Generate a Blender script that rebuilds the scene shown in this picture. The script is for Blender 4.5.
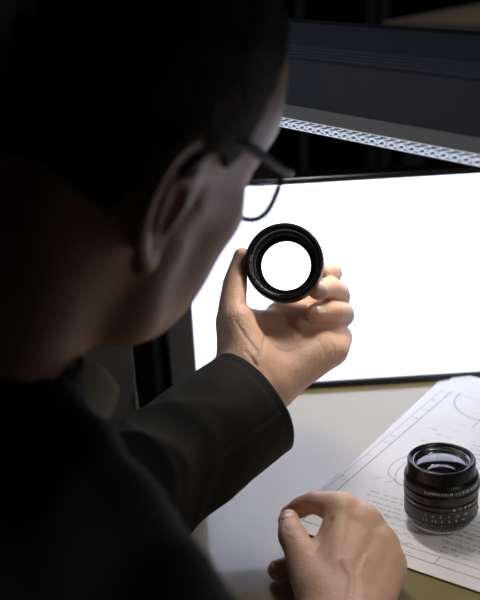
import bpy, bmesh, math, random
import numpy as np
from mathutils import Vector, Matrix
from mathutils.bvhtree import BVHTree

random.seed(4)
rng = np.random.default_rng(7)
S = bpy.context.scene
COL = S.collection
for o in list(bpy.data.objects):
    bpy.data.objects.remove(o)

# ------------------------------------------------------------------ camera
F_PX = 1050.0                                   # focal length in pixels of a 480 x 600 frame
CAM_H = 0.475                                   # above the desk top (the desk top is z = 0)
PITCH, ROLL = math.radians(20.0), math.radians(3.2)
FWD = Vector((0, math.cos(PITCH), -math.sin(PITCH)))
UP0 = Vector((0, math.sin(PITCH), math.cos(PITCH)))
RT0 = Vector((1, 0, 0))
RT = RT0 * math.cos(ROLL) - UP0 * math.sin(ROLL)
UPV = UP0 * math.cos(ROLL) + RT0 * math.sin(ROLL)
CAM = Vector((0, 0, CAM_H))
cd = bpy.data.cameras.new('camera')
cam = bpy.data.objects.new('camera', cd)
COL.objects.link(cam)
M = Matrix((RT, UPV, -FWD)).transposed().to_4x4()
M.translation = CAM
cam.matrix_world = M
cd.sensor_fit = 'VERTICAL'
cd.sensor_height = 36.0
cd.lens = F_PX / 600.0 * 36.0
cd.clip_start = 0.02
cd.dof.use_dof = True
cd.dof.focus_distance = 0.862
cd.dof.aperture_fstop = 6.5
S.camera = cam

# ------------------------------------------------------------------ exposure, world
S.view_settings.view_transform = 'Standard'
S.view_settings.look = 'None'
S.view_settings.exposure = 0.0
S.view_settings.gamma = 1.0
S.view_settings.use_curve_mapping = False
W = bpy.data.worlds.new('world')
S.world = W
W.use_nodes = True
W.node_tree.nodes['Background'].inputs[0].default_value = (0.75, 0.85, 1.0, 1)
W.node_tree.nodes['Background'].inputs[1].default_value = 0.003

BAR_FILL = 2.0         # watts of the added fill that lifts the bar lamp's housing
BENCH_FILL = 0.45         # watts of the added fill that brightens the far bench
PANEL_LIGHT = 1.4        # emission of the light table panel
BAR_LIGHT = 30.0         # emission of the LED strip under the near part of the bar lamp
HAND_KEY = 108.0       # emission of the short LED section added to key the hands
DIFFUSER_LIGHT = 0.42    # glow of the clear prismatic edge of the bar lamp


def P(px, py, z):
    """the point of the place seen at (px, py) of the photograph, z metres deep along the view axis"""
    return CAM + FWD * z + RT * ((px - 240.0) / F_PX * z) + UPV * ((300.0 - py) / F_PX * z)


def ON(px, py, h=0.0):
    """the point of the horizontal plane z = h seen at (px, py)"""
    d = P(px, py, 1.0) - CAM
    return CAM + d * ((h - CAM.z) / d.z)


# ------------------------------------------------------------------ materials
def mat(name, color, rough=0.5, metal=0.0, spec=0.5, emit=None, estr=0.0, noise=None, bump=None, sss=0.0, coat=0.0, trans=0.0, ior=1.5, sheen=0.0):
    m = bpy.data.materials.new(name)
    m.use_nodes = True
    nt = m.node_tree
    b = nt.nodes['Principled BSDF']
    b.inputs['Base Color'].default_value = (*color, 1)
    b.inputs['Roughness'].default_value = rough
    b.inputs['Metallic'].default_value = metal
    b.inputs['Specular IOR Level'].default_value = spec
    b.inputs['IOR'].default_value = ior
    b.inputs['Coat Weight'].default_value = coat
    b.inputs['Transmission Weight'].default_value = trans
    b.inputs['Sheen Weight'].default_value = sheen
    if sss:
        b.inputs['Subsurface Weight'].default_value = sss
        b.inputs['Subsurface Radius'].default_value = (1.0, 0.35, 0.2)
        b.inputs['Subsurface Scale'].default_value = 0.004
    if emit:
        b.inputs['Emission Color'].default_value = (*emit, 1)
        b.inputs['Emission Strength'].default_value = estr
    tc = nt.nodes.new('ShaderNodeTexCoord')
    if noise:
        sc, amt, col2 = noise
        n = nt.nodes.new('ShaderNodeTexNoise')
        n.inputs['Scale'].default_value = sc
        n.inputs['Detail'].default_value = 5
        nt.links.new(tc.outputs['Object'], n.inputs['Vector'])
        r = nt.nodes.new('ShaderNodeMapRange')
        r.inputs[1].default_value = 0.35
        r.inputs[2].default_value = 0.65
        r.inputs[4].default_value = amt
        nt.links.new(n.outputs['Fac'], r.inputs[0])
        mx = nt.nodes.new('ShaderNodeMix')
        mx.data_type = 'RGBA'
        mx.inputs[6].default_value = (*color, 1)
        mx.inputs[7].default_value = (*col2, 1)
        nt.links.new(r.outputs[0], mx.inputs[0])
        nt.links.new(mx.outputs[2], b.inputs['Base Color'])
    if bump:
        prev = None
        for sc, st, di in bump:
            n = nt.nodes.new('ShaderNodeTexNoise')
            n.inputs['Scale'].default_value = sc
            n.inputs['Detail'].default_value = 4
            nt.links.new(tc.outputs['Object'], n.inputs['Vector'])
            bp = nt.nodes.new('ShaderNodeBump')
            bp.inputs['Strength'].default_value = st
            bp.inputs['Distance'].default_value = di
            nt.links.new(n.outputs['Fac'], bp.inputs['Height'])
            if prev:
                nt.links.new(prev.outputs[0], bp.inputs['Normal'])
            prev = bp
        nt.links.new(prev.outputs[0], b.inputs['Normal'])
    return m


MT = dict(
    skin=mat('skin', (0.78, 0.49, 0.34), 0.48, noise=(55, 0.5, (0.71, 0.39, 0.265)), bump=[(420, 0.25, 0.002), (1500, 0.25, 0.0006)], sss=0.12),
    nail=mat('nail', (0.86, 0.58, 0.47), 0.25, coat=0.3),
    hair=mat('hair', (0.075, 0.055, 0.042), 0.8, noise=(300, 0.6, (0.13, 0.11, 0.095)), bump=[(700, 0.8, 0.003)]),
    jacket=mat('jacket_wool', (0.019, 0.019, 0.018), 0.85, spec=0.25, noise=(900, 0.6, (0.027, 0.027, 0.025)), bump=[(1100, 0.35, 0.001), (25, 0.2, 0.006)]),
    shirt=mat('shirt_cotton', (0.26, 0.25, 0.19), 0.85, bump=[(900, 0.3, 0.0008)]),
    eye=mat('eye', (0.8, 0.78, 0.74), 0.15),
    desk=mat('desk_laminate', (0.30, 0.252, 0.115), 0.20, spec=1.0, coat=0.8, noise=(6, 0.25, (0.288, 0.24, 0.109)), bump=[(900, 0.05, 0.0004)]),
    paper=mat('paper', (0.90, 0.90, 0.895), 0.8, spec=0.2, noise=(9, 0.3, (0.88, 0.88, 0.88)), bump=[(600, 0.08, 0.0005)]),
    ink=mat('ink', (0.28, 0.29, 0.33), 0.8),
    panel=mat('panel_glow', (0.9, 0.9, 0.9), 0.4, emit=(0.80, 0.87, 1.16), estr=PANEL_LIGHT),
    bezel=mat('bezel_plastic', (0.075, 0.078, 0.088), 0.45, bump=[(800, 0.1, 0.0005)]),
    bezel_edge=mat('bezel_edge', (0.004, 0.004, 0.005), 0.3),
    bar=mat('bar_paint', (0.15, 0.16, 0.19), 0.55, noise=(40, 0.2, (0.14, 0.15, 0.175)), bump=[(700, 0.08, 0.0005)]),
    lip=mat('bar_lip', (0.68, 0.67, 0.66), 0.5, noise=(60, 0.2, (0.62, 0.61, 0.60))),
    led=mat('led_strip', (0.9, 0.9, 0.9), 0.5, emit=(1.0, 0.95, 0.88), estr=BAR_LIGHT),
    hand_key_led=mat('hand_key_led', (0.9, 0.9, 0.9), 0.5, emit=(1.0, 0.94, 0.89), estr=HAND_KEY),
    prism=mat('prism_acrylic', (0.8, 0.85, 0.9), 0.15, emit=(0.80, 0.87, 1.0), estr=DIFFUSER_LIGHT),
    prism_dark=mat('prism_groove', (0.10, 0.12, 0.15), 0.2, emit=(0.7, 0.8, 1.0), estr=0.05),
    black=mat('lens_black', (0.007, 0.007, 0.0075), 0.30, spec=0.5, bump=[(1500, 0.05, 0.0003)]),
    satin=mat('lens_satin', (0.019, 0.0185, 0.017), 0.40, spec=0.5, bump=[(1500, 0.05, 0.0003)]),
    flat=mat('lens_flat_black', (0.004, 0.004, 0.0045), 0.6, spec=0.3),
    matte=mat('matte_black', (0.006, 0.006, 0.007), 1.0, spec=0.0, bump=[(700, 0.1, 0.0005)]),
    chrome=mat('chrome', (0.75, 0.75, 0.76), 0.22, metal=1.0, bump=[(900, 0.04, 0.0003)]),
    glass=mat('optic_glass', (1, 1, 1), 0.0, trans=1.0, ior=1.5),
    coated=mat('coated_glass', (0.020, 0.022, 0.03), 0.04, spec=1.0, coat=1.0),
    red_reflex=mat('red_reflex', (0.25, 0.035, 0.03), 0.06, spec=1.0, coat=1.0),
    mark=mat('white_marking', (0.75, 0.75, 0.75), 0.6),
    mark_warm=mat('yellow_marking', (0.70, 0.62, 0.42), 0.6),
    mark_red=mat('red_marking', (0.75, 0.02, 0.04), 0.4),
    acetate=mat('spectacle_frame', (0.006, 0.005, 0.006), 0.5, spec=0.25),
    thin=mat('spectacle_glass', (1, 1, 1), 0.0, trans=1.0, ior=1.35),
    hinge=mat('hinge_metal', (0.55, 0.5, 0.45), 0.25, metal=1.0),
    wall=mat('wall_paint', (0.016, 0.016, 0.018), 0.9, noise=(3, 0.4, (0.012, 0.012, 0.014))),
    floor=mat('floor_paint', (0.03, 0.03, 0.032), 0.7, noise=(4, 0.4, (0.02, 0.02, 0.022))),
    tan=mat('tan_wood', (0.36, 0.27, 0.17), 0.6, noise=(14, 0.5, (0.28, 0.21, 0.13))),
    steel=mat('dark_steel', (0.12, 0.122, 0.13), 0.5, metal=0.3),
    strip=mat('edge_strip', (0.35, 0.36, 0.38), 0.35, metal=0.6),
)

# ------------------------------------------------------------------ object helpers


def put(name, me, m, parent=None, smooth=False):
    o = bpy.data.objects.new(name, me)
    COL.objects.link(o)
    if m is not None and not me.materials:
        me.materials.append(m)
    if smooth:
        for p in me.polygons:
            p.use_smooth = True
    if parent is not None:
        o.parent = parent
    return o


def empty(name, loc=(0, 0, 0), rot=None):
    o = bpy.data.objects.new(name, None)
    COL.objects.link(o)
    o.location = loc
    if rot is not None:
        o.rotation_mode = 'QUATERNION'
        o.rotation_quaternion = rot
    o.empty_display_size = 0.02
    return o


def tag(o, label=None, cat=None, group=None, kind=None):
    if label:
        o['label'] = label
    if cat:
        o['category'] = cat
    if group:
        o['group'] = group
    if kind:
        o['kind'] = kind
    return o


def bm_mesh(bm, name):
    me = bpy.data.meshes.new(name)
    bm.normal_update()
    bm.to_mesh(me)
    bm.free()
    return me


def box_bm(x0, x1, y0, y1, z0, z1, bev=0.0, seg=2, bm=None):
    own = bm is None
    b = bmesh.new()
    vs = [b.verts.new((x, y, z)) for z in (z0, z1) for y in (y0, y1) for x in (x0, x1)]
    for f in ((0, 2, 3, 1), (4, 5, 7, 6), (0, 1, 5, 4), (2, 6, 7, 3), (0, 4, 6, 2), (1, 3, 7, 5)):
        b.faces.new([vs[i] for i in f])
    if bev:
        bmesh.ops.bevel(b, geom=list(b.edges), offset=bev, segments=seg, affect='EDGES', profile=0.5)
    if own:
        return b
    me = bpy.data.meshes.new('tmp')
    b.to_mesh(me)
    b.free()
    bm.from_mesh(me)
    bpy.data.meshes.remove(me)
    return bm


def lathe_mesh(name, prof, n=72, close=False):
    """prof: (radius, height) pairs turned about z"""
    vs, fs = [], []
    for r, z in prof:
        for k in range(n):
            a = 2 * math.pi * k / n
            vs.append((r * math.cos(a), r * math.sin(a), z))
    m = len(prof)
    rows = range(m) if close else range(m - 1)
    for i in rows:
        j = (i + 1) % m
        for k in range(n):
            k2 = (k + 1) % n
            fs.append((i * n + k, i * n + k2, j * n + k2, j * n + k))
    if not close:
        if prof[0][0] > 1e-6:
            fs.append(tuple(reversed(range(n))))
        if prof[-1][0] > 1e-6:
            fs.append(tuple((m - 1) * n + k for k in range(n)))
    me = bpy.data.meshes.new(name)
    me.from_pydata(vs, [], fs)
    bm = bmesh.new()
    bm.from_mesh(me)
    bmesh.ops.remove_doubles(bm, verts=bm.verts, dist=1e-7)
    bmesh.ops.recalc_face_normals(bm, faces=bm.faces)
    bm.to_mesh(me)
    bm.free()
    return me


def lathe(name, prof, m, parent, n=72, close=False, sharp=35):
    me = lathe_mesh(name, prof, n, close)
    o = put(name, me, m, parent, smooth=True)
    me.set_sharp_from_angle(angle=math.radians(sharp))
    return o


def tube_mesh(name, pts, rad, n=10, flat=None):
    """a tube through pts; rad number or list; flat = (vector, factor) squeezes the section along a vector"""
    pts = [Vector(p) for p in pts]
    vs, fs = [], []
    up = Vector((0.13, 0.2, 0.97))
    for i, p in enumerate(pts):
        t = (pts[min(i + 1, len(pts) - 1)] - pts[max(i - 1, 0)]).normalized()
        u = flat[0].normalized() if flat else up
        a = (u - t * u.dot(t)).normalized()
        b = t.cross(a)
        r = rad[i] if isinstance(rad, (list, tuple)) else rad
        for k in range(n):
            w = 2 * math.pi * k / n
            vs.append(p + a * (math.cos(w) * r * (flat[1] if flat else 1)) + b * (math.sin(w) * r))
    for i in range(len(pts) - 1):
        for k in range(n):
            k2 = (k + 1) % n
            fs.append((i * n + k, i * n + k2, (i + 1) * n + k2, (i + 1) * n + k))
    fs.append(tuple(reversed(range(n))))
    fs.append(tuple((len(pts) - 1) * n + k for k in range(n)))
    me = bpy.data.meshes.new(name)
    me.from_pydata([tuple(v) for v in vs], [], fs)
    return me


def spline(pts, n=8):
    pts = [Vector(p) for p in pts]
    out = []
    for i in range(len(pts) - 1):
        p0, p1, p2, p3 = pts[max(i - 1, 0)], pts[i], pts[i + 1], pts[min(i + 2, len(pts) - 1)]
        for k in range(n):
            t = k / n
            out.append(0.5 * ((2 * p1) + (p2 - p0) * t + (2 * p0 - 5 * p1 + 4 * p2 - p3) * t * t + (3 * p1 - p0 - 3 * p2 + p3) * t ** 3))
    out.append(pts[-1])
    return out


# ------------------------------------------------------------------ distance-field modelling (organic surfaces)
class Field:
    def __init__(self, lo, hi, h):
        self.h = h
        self.lo = np.array(lo, float)
        self.n = np.ceil((np.array(hi, float) - self.lo) / h).astype(int) + 1
        self.d = np.full(self.n, 1.0, np.float32)

    def _win(self, lo, hi):
        i0 = np.clip(np.floor((np.array(lo) - self.lo) / self.h).astype(int), 0, self.n)
        i1 = np.clip(np.ceil((np.array(hi) - self.lo) / self.h).astype(int) + 1, 0, self.n)
        if (i1 <= i0).any():
            return None
        sl = tuple(slice(a, b) for a, b in zip(i0, i1))
        ax = [(self.lo[k] + self.h * np.arange(i0[k], i1[k])).astype(np.float32) for k in range(3)]
        return sl, np.meshgrid(*ax, indexing='ij')

    def _mix(self, sl, q, k, mode):
        d = self.d[sl]
        if mode == 'cut':
            q = -q
            hh = np.maximum(k - np.abs(d - q), 0) / k
            self.d[sl] = np.maximum(d, q) + hh * hh * k * 0.25
        else:
            hh = np.maximum(k - np.abs(d - q), 0) / k
            self.d[sl] = np.minimum(d, q) - hh * hh * k * 0.25

    def cone(self, a, b, r1, r2, k=0.004, mode='add', kfun=None, flat=None):
        a, b = np.array(a, float), np.array(b, float)
        m = max(r1, r2) * (1.0 if flat is None else max(1, 1 / flat[1])) + (k if kfun is None else 0.012) + 3 * self.h
        w = self._win(np.minimum(a, b) - m, np.maximum(a, b) + m)
        if w is None:
            return
        sl, (X, Y, Z) = w
        ab = b - a
        L = max(float(ab @ ab), 1e-12)
        t = np.clip(((X - a[0]) * ab[0] + (Y - a[1]) * ab[1] + (Z - a[2]) * ab[2]) / L, 0, 1)
        px, py, pz = X - a[0] - t * ab[0], Y - a[1] - t * ab[1], Z - a[2] - t * ab[2]
        if flat is None:
            q = np.sqrt(px * px + py * py + pz * pz)
        else:                                   # flat = (axis, factor): thinner along axis
            ax = np.array(flat[0], float)
            ax /= np.linalg.norm(ax)
            c = px * ax[0] + py * ax[1] + pz * ax[2]
            q = np.sqrt(np.maximum(px * px + py * py + pz * pz - c * c, 0) + (c / flat[1]) ** 2)
        q = q - (r1 + (r2 - r1) * t)
        self._mix(sl, q.astype(np.float32), k if kfun is None else kfun(X, Y, Z), mode)

    def ell(self, c, r, R=None, k=0.004, mode='add'):
        c, r = np.array(c, float), np.array(r, float)
        m = r.max() + k + 3 * self.h
        w = self._win(c - m, c + m)
        if w is None:
            return
        sl, (X, Y, Z) = w
        p = [X - c[0], Y - c[1], Z - c[2]]
        if R is not None:
            R = np.array(R, float)              # rows: the axes
            p = [R[i, 0] * p[0] + R[i, 1] * p[1] + R[i, 2] * p[2] for i in range(3)]
        k0 = np.sqrt(sum((p[i] / r[i]) ** 2 for i in range(3))) + 1e-6
        k1 = np.sqrt(sum((p[i] / r[i] ** 2) ** 2 for i in range(3))) + 1e-6
        self._mix(sl, (k0 * (k0 - 1) / k1).astype(np.float32), k, mode)

    def chain(self, pts, rads, k=0.002, mode='add', kfun=None):
        for i in range(len(pts) - 1):
            self.cone(pts[i], pts[i + 1], rads[i], rads[i + 1], k, mode, kfun if i else kfun)

    def plane(self, p, n, k=0.002):
        """cut everything on the side n points to"""
        n = np.array(n, float)
        n /= np.linalg.norm(n)
        p = np.array(p, float)
        ax = [(self.lo[i] + self.h * np.arange(self.n[i])).astype(np.float32) - p[i] for i in range(3)]
        q = ax[0][:, None, None] * n[0] + ax[1][None, :, None] * n[1] + ax[2][None, None, :] * n[2]
        self.d = np.maximum(self.d, q.astype(np.float32))

    def plane_near(self, p, n, r):
        """the same cut, only within r of the axis through p along n"""
        n = np.array(n, float)
        n /= np.linalg.norm(n)
        p = np.array(p, float)
        X, Y, Z = self.coords()
        X, Y, Z = X - p[0], Y - p[1], Z - p[2]
        t = X * n[0] + Y * n[1] + Z * n[2]
        rad = np.sqrt(np.maximum(X * X + Y * Y + Z * Z - t * t, 0))
        self.d = np.where((rad < r) & (t < r), np.maximum(self.d, t), self.d).astype(np.float32)

    def coords(self):
        return np.meshgrid(*[(self.lo[i] + self.h * np.arange(self.n[i])).astype(np.float32) for i in range(3)], indexing='ij')

    def mesh(self):
        d = self.d
        for ax in range(3):                     # close the surface where it meets the border of the grid
            e = [slice(None)] * 3
            for i in (0, 1, -1, -2):
                e[ax] = i
                d[tuple(e)] = np.maximum(d[tuple(e)], self.h * 0.5)
        s = d < 0
        n = self.n
        c = np.zeros(n - 1, np.int8)
        for i in (0, 1):
            for j in (0, 1):
                for k in (0, 1):
                    c += s[i:n[0] - 1 + i, j:n[1] - 1 + j, k:n[2] - 1 + k]
        I = np.argwhere((c > 0) & (c < 8))
        idx = np.full(n - 1, -1, np.int32)
        idx[I[:, 0], I[:, 1], I[:, 2]] = np.arange(len(I))
        acc = np.zeros((len(I), 3))
        cnt = np.zeros(len(I))
        cr = [(i, j, k) for i in (0, 1) for j in (0, 1) for k in (0, 1)]
        for a in cr:
            for ax in range(3):
                if a[ax]:
                    continue
                b = list(a)
                b[ax] = 1
                da = d[I[:, 0] + a[0], I[:, 1] + a[1], I[:, 2] + a[2]]
                db = d[I[:, 0] + b[0], I[:, 1] + b[1], I[:, 2] + b[2]]
                m = (da < 0) != (db < 0)
                t = np.where(m, da / np.where(m, da - db, 1), 0)
                pt = np.tile(np.array(a, float), (len(I), 1))
                pt[:, ax] = t
                acc[m] += pt[m]
                cnt[m] += 1
        V = self.lo + self.h * (I + acc / cnt[:, None])
        quads = []
        for ax in range(3):
            u, v = (ax + 1) % 3, (ax + 2) % 3
            sa = [slice(None)] * 3
            sb = [slice(None)] * 3
            sa[ax] = slice(0, n[ax] - 1)
            sb[ax] = slice(1, n[ax])
            A, B = s[tuple(sa)], s[tuple(sb)]
            E = np.argwhere(A != B)
            ok = (E[:, u] > 0) & (E[:, v] > 0) & (E[:, u] < n[u] - 1) & (E[:, v] < n[v] - 1)
            E = E[ok]
            flip = ~A[E[:, 0], E[:, 1], E[:, 2]]
            q = []
            for du, dv in ((-1, -1), (0, -1), (0, 0), (-1, 0)):
                G = E.copy()
                G[:, u] += du
                G[:, v] += dv
                q.append(idx[G[:, 0], G[:, 1], G[:, 2]])
            q = np.stack(q, 1)
            q[flip] = q[flip][:, ::-1]
            quads.append(q)
        return V, np.concatenate(quads)


def np_mesh(name, parts):
    """parts: list of (V, quads)"""
    Vs, Qs, off = [], [], 0
    for V, Q in parts:
        Vs.append(V)
        Qs.append(Q + off)
        off += len(V)
    V = np.concatenate(Vs).astype(np.float32)
    Q = np.concatenate(Qs).astype(np.int32)
    me = bpy.data.meshes.new(name)
    me.vertices.add(len(V))
    me.vertices.foreach_set('co', V.ravel())
    me.loops.add(Q.size)
    me.loops.foreach_set('vertex_index', Q.ravel())
    me.polygons.add(len(Q))
    me.polygons.foreach_set('loop_start', np.arange(0, Q.size, 4, dtype=np.int32))
    me.update(calc_edges=True)
    me.validate()
    return me


def modified(me, mods):
    o = bpy.data.objects.new('tmp', me)
    COL.objects.link(o)
    for ty, kw in mods:
        m = o.modifiers.new(ty, ty)
        for k, v in kw.items():
            setattr(m, k, v)
    dg = bpy.context.evaluated_depsgraph_get()
    out = bpy.data.meshes.new_from_object(o.evaluated_get(dg))
    bpy.data.objects.remove(o)
    return out


def vnoise(X, Y, Z, seed, f):
    """cheap smooth noise: sum of a few sines"""
    r = np.random.default_rng(seed)
    s = 0
    for i in range(7):
        a = r.normal(size=3)
        a *= f * (0.6 + 0.9 * r.random()) / np.linalg.norm(a)
        s = s + np.sin(X * a[0] + Y * a[1] + Z * a[2] + r.random() * 6.28)
    return s / 7


# ------------------------------------------------------------------ unseen fill light added to brighten the far bench
ld = bpy.data.lights.new('bench_fill', 'AREA')
ld.energy = BENCH_FILL; ld.size = 0.3; ld.spread = math.radians(90); ld.color = (0.85, 0.9, 1.0)
lo_ = bpy.data.objects.new('bench_fill', ld); COL.objects.link(lo_)
lo_.location = (0.75, 2.0, 1.25)

ld = bpy.data.lights.new('bar_fill', 'AREA')  # unseen fill added from the left to lift the bar lamp's face
ld.energy = BAR_FILL; ld.size = 0.4; ld.color = (0.80, 0.87, 1.0)
lo_ = bpy.data.objects.new('bar_fill', ld); COL.objects.link(lo_)
lo_.location = (-1.2, 0.80, 0.90)
lo_.rotation_euler = (Vector((0.15, 0.9, 0.30)) - Vector(lo_.location)).to_track_quat('-Z', 'Y').to_euler()

# ------------------------------------------------------------------ the setting
o = put('floor', bm_mesh(box_bm(-2.6, 3.0, -1.2, 3.4, -0.78, -0.73), 'floor'), MT['floor']); tag(o, 'dark painted floor of the workshop', kind='structure')
o = put('wall_back', bm_mesh(box_bm(-2.6, 3.0, 3.3, 3.4, -0.73, 2.0), 'wall_back'), MT['wall']); tag(o, 'dark wall at the back of the workshop', kind='structure')
o = put('wall_left', bm_mesh(box_bm(-2.7, -2.6, -1.2, 3.4, -0.73, 2.0), 'wall_left'), MT['wall']); tag(o, 'dark wall on the left of the workshop', kind='structure')

# ------------------------------------------------------------------ desk
desk = empty('desk', (0.1, 0.95, -0.73)); tag(desk, 'pale beige glossy desk under the papers and the light panel', 'desk')
dm = Matrix.Translation((-0.1, -0.95, 0.73))


def child(name, me, m, parent, smooth=False):
    """a part modelled in world space under a parent that stands elsewhere"""
    o = put(name, me, m, parent, smooth)
    o.matrix_parent_inverse = parent.matrix_basis.inverted()
    return o


child('tabletop', bm_mesh(box_bm(-0.85, 1.0, 0.55, 1.42, -0.028, 0.0, 0.003), 'tabletop'), MT['desk'], desk)
child('frame_rail', bm_mesh(box_bm(-0.80, 0.95, 0.59, 0.61, -0.088, -0.028, 0.002), 'frame_rail'), MT['steel'], desk)
child('frame_rail', bm_mesh(box_bm(-0.80, 0.95, 1.34, 1.36, -0.088, -0.028, 0.002), 'frame_rail'), MT['steel'], desk)
for x in (-0.80, 0.90):
    for y in (0.575, 1.32):
        child('leg', bm_mesh(box_bm(x, x + 0.05, y, y + 0.05, -0.73, -0.028, 0.003), 'leg'), MT['steel'], desk)

# ------------------------------------------------------------------ light panel (stands upright on the desk)
PX0, PX1 = -0.0500, 0.386          # glowing area, left to right
PZ0, PZ1 = 0.0072, 0.2235
yaw = math.atan2(0.0049, 0.3075)
panel = empty('light_panel', (PX0, 1.0177, 0.0)); panel.rotation_euler = (0, 0, yaw)
tag(panel, 'wide bright white light panel in a dark frame behind the hands', 'light panel')
wv = PX1 - PX0
put('glowing_screen', bm_mesh(box_bm(0.0, wv, 0.0, 0.006, PZ0, PZ1), 'glowing_screen'), MT['panel'], panel)
fr = put('frame', bm_mesh(box_bm(-0.0275, -0.0002, -0.006, 0.022, 0.0, PZ1 + 0.007, 0.002), 'frame_side'), MT['bezel'], panel)
put('frame', bm_mesh(box_bm(wv + 0.0002, wv + 0.0275, -0.006, 0.022, 0.0, PZ1 + 0.007, 0.002), 'frame_side'), MT['bezel'], panel)
put('frame', bm_mesh(box_bm(0.0, wv, -0.004, 0.022, PZ1 + 0.0002, PZ1 + 0.007, 0.0015), 'frame_top'), MT['bezel_edge'], panel)
put('frame', bm_mesh(box_bm(0.0, wv, -0.004, 0.022, 0.0, PZ0 - 0.0002, 0.0015), 'frame_bottom'), MT['bezel_edge'], panel)
put('back_cover', bm_mesh(box_bm(0.0, wv, 0.0065, 0.024, PZ0, PZ1, 0.002), 'back_cover'), MT['bezel'], panel)
put('stand', bm_mesh(box_bm(wv * 0.25, wv * 0.75, 0.024, 0.12, 0.0, 0.008, 0.003), 'stand'), MT['steel'], panel)

# ------------------------------------------------------------------ LED bar lamp over the right of the desk
d_ = Vector((0.1205, -0.1762, 0)).normalized()
BZ = 0.318
ang = math.atan2(d_.y, d_.x)
bar = empty('bar_lamp', (0.0452, 0.8656, BZ)); bar.rotation_euler = (0, 0, ang); bar.scale = (1, 0.9, 0.9)     # local x runs along the bar, local -y faces the viewer
tag(bar, 'long dark grey LED bar lamp across the upper right above the light panel', 'lamp')
L0, L1 = -0.30, 0.72


def extrude_profile(name, prof, x0, x1):
    vs = [(x0, -u, v) for u, v in prof] + [(x1, -u, v) for u, v in prof]
    n = len(prof)
    fs = [(i, (i + 1) % n, n + (i + 1) % n, n + i) for i in range(n)] + [tuple(reversed(range(n))), tuple(range(n, 2 * n))]
    me = bpy.data.meshes.new(name)
    me.from_pydata(vs, [], fs)
    bm = bmesh.new()
    bm.from_mesh(me)
    bmesh.ops.recalc_face_normals(bm, faces=bm.faces)
    bm.to_mesh(me)
    bm.free()
    return me


prof = [(-0.001, 0.0122), (-0.001, 0.0525), (-0.0020, 0.0532), (-0.0055, 0.0548)]
u, v = -0.0058, 0.0552
for k in range(4):                                  # cooling grooves along the shoulder
    prof += [(u, v), (u - 0.0008, v + 0.0012), (u - 0.0030, v + 0.0013), (u - 0.0030, v + 0.0019)]
    u -= 0.0036
    v += 0.0021
prof += [(u, v), (-0.050, 0.0780), (-0.100, 0.0740), (-0.118, 0.068), (-0.118, 0.0122)]
put('housing', extrude_profile('housing', prof, L0, L1), MT['bar'], bar)
put('lip', extrude_profile('lip', [(0.0006, 0.0), (0.0006, 0.0110), (-0.0002, 0.0120), (-0.118, 0.0120), (-0.118, 0.0)], L0, L1), MT['lip'], bar)
for x in (L0 - 0.006, L1):
    put('end_cap', extrude_profile('end_cap', [(0.001, -0.001), (0.001, 0.054), (-0.020, 0.066), (-0.050, 0.0790), (-0.101, 0.0750), (-0.119, 0.069), (-0.119, -0.001)], x, x + 0.006), MT['bar'], bar)
put('led_strip', extrude_profile('led_strip', [(-0.034, -0.0050), (-0.034, -0.0003), (-0.062, -0.0003), (-0.062, -0.0050)], 0.40, 0.60), MT['led'], bar)
put('hand_key_led', extrude_profile('hand_key_led', [(-0.022, -0.0050), (-0.022, -0.0003), (-0.036, -0.0003), (-0.036, -0.0050)], 0.01, 0.10), MT['hand_key_led'], bar)  # short strong section added to throw harder light on the hands
put('diffuser_edge', extrude_profile('diffuser_edge', [(-0.0015, -0.0098), (-0.0015, -0.0002), (-0.0055, -0.0002), (-0.0055, -0.0098)], L0 + 0.002, L1 - 0.002), MT['prism_dark'], bar)
bm = bmesh.new()


def bar_quad(bm, a, b, w, y0=0.0003, y1=0.0018):
    """a small ridge on the diffuser edge from a to b (x, z)"""
    a, b = Vector((a[0], 0, a[1])), Vector((b[0], 0, b[1]))
    t = (b - a).normalized()
    n = Vector((-t.z, 0, t.x)) * w
    vs = [bm.verts.new((p.x, y1, p.z)) for p in (a + n, b + n, b - n, a - n)]
    tp = [bm.verts.new((p.x, y0, p.z)) for p in (a + n * 0.4, b + n * 0.4, b - n * 0.4, a - n * 0.4)]
    bm.faces.new(tp)
    for i in range(4):
        bm.faces.new((vs[i], vs[(i + 1) % 4], tp[(i + 1) % 4], tp[i]))


x = L0 + 0.004
while x < L1 - 0.016:
    j = random.uniform(-0.0006, 0.0006)
    bar_quad(bm, (x + j, -0.0045), (x + 0.0115, -0.0018), 0.0007)
    bar_quad(bm, (x + j, -0.0090), (x + 0.0115, -0.0058), 0.0008)
    bar_quad(bm, (x + 0.005, -0.0058), (x + 0.012 + j, -0.0090), 0.00045)
    x += 0.0105
for z, w in ((-0.0008, 0.0007), (-0.0050, 0.0005), (-0.0094, 0.0005)):
    bar_quad(bm, (L0 + 0.003, z), (L1 - 0.003, z), w, 0.0001)
bmesh.ops.recalc_face_normals(bm, faces=bm.faces)
o = put('prism_ridges', bm_mesh(bm, 'prism_ridges'), MT['prism'], bar); o['kind'] = 'stuff'
for x in (L0 + 0.10, L1 - 0.05):                    # posts that carry it, at both ends, down to the desk
    pst = put('post', bm_mesh(box_bm(x, x + 0.03, 0.045, 0.075, -BZ / 0.9, 0.02, 0.003), 'post'), MT['bezel_edge'], bar)
    put('post_foot', bm_mesh(box_bm(x - 0.03, x + 0.06, 0.02, 0.10, -BZ / 0.9, -BZ / 0.9 + 0.006, 0.002), 'post_foot'), MT['steel'], pst)

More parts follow.
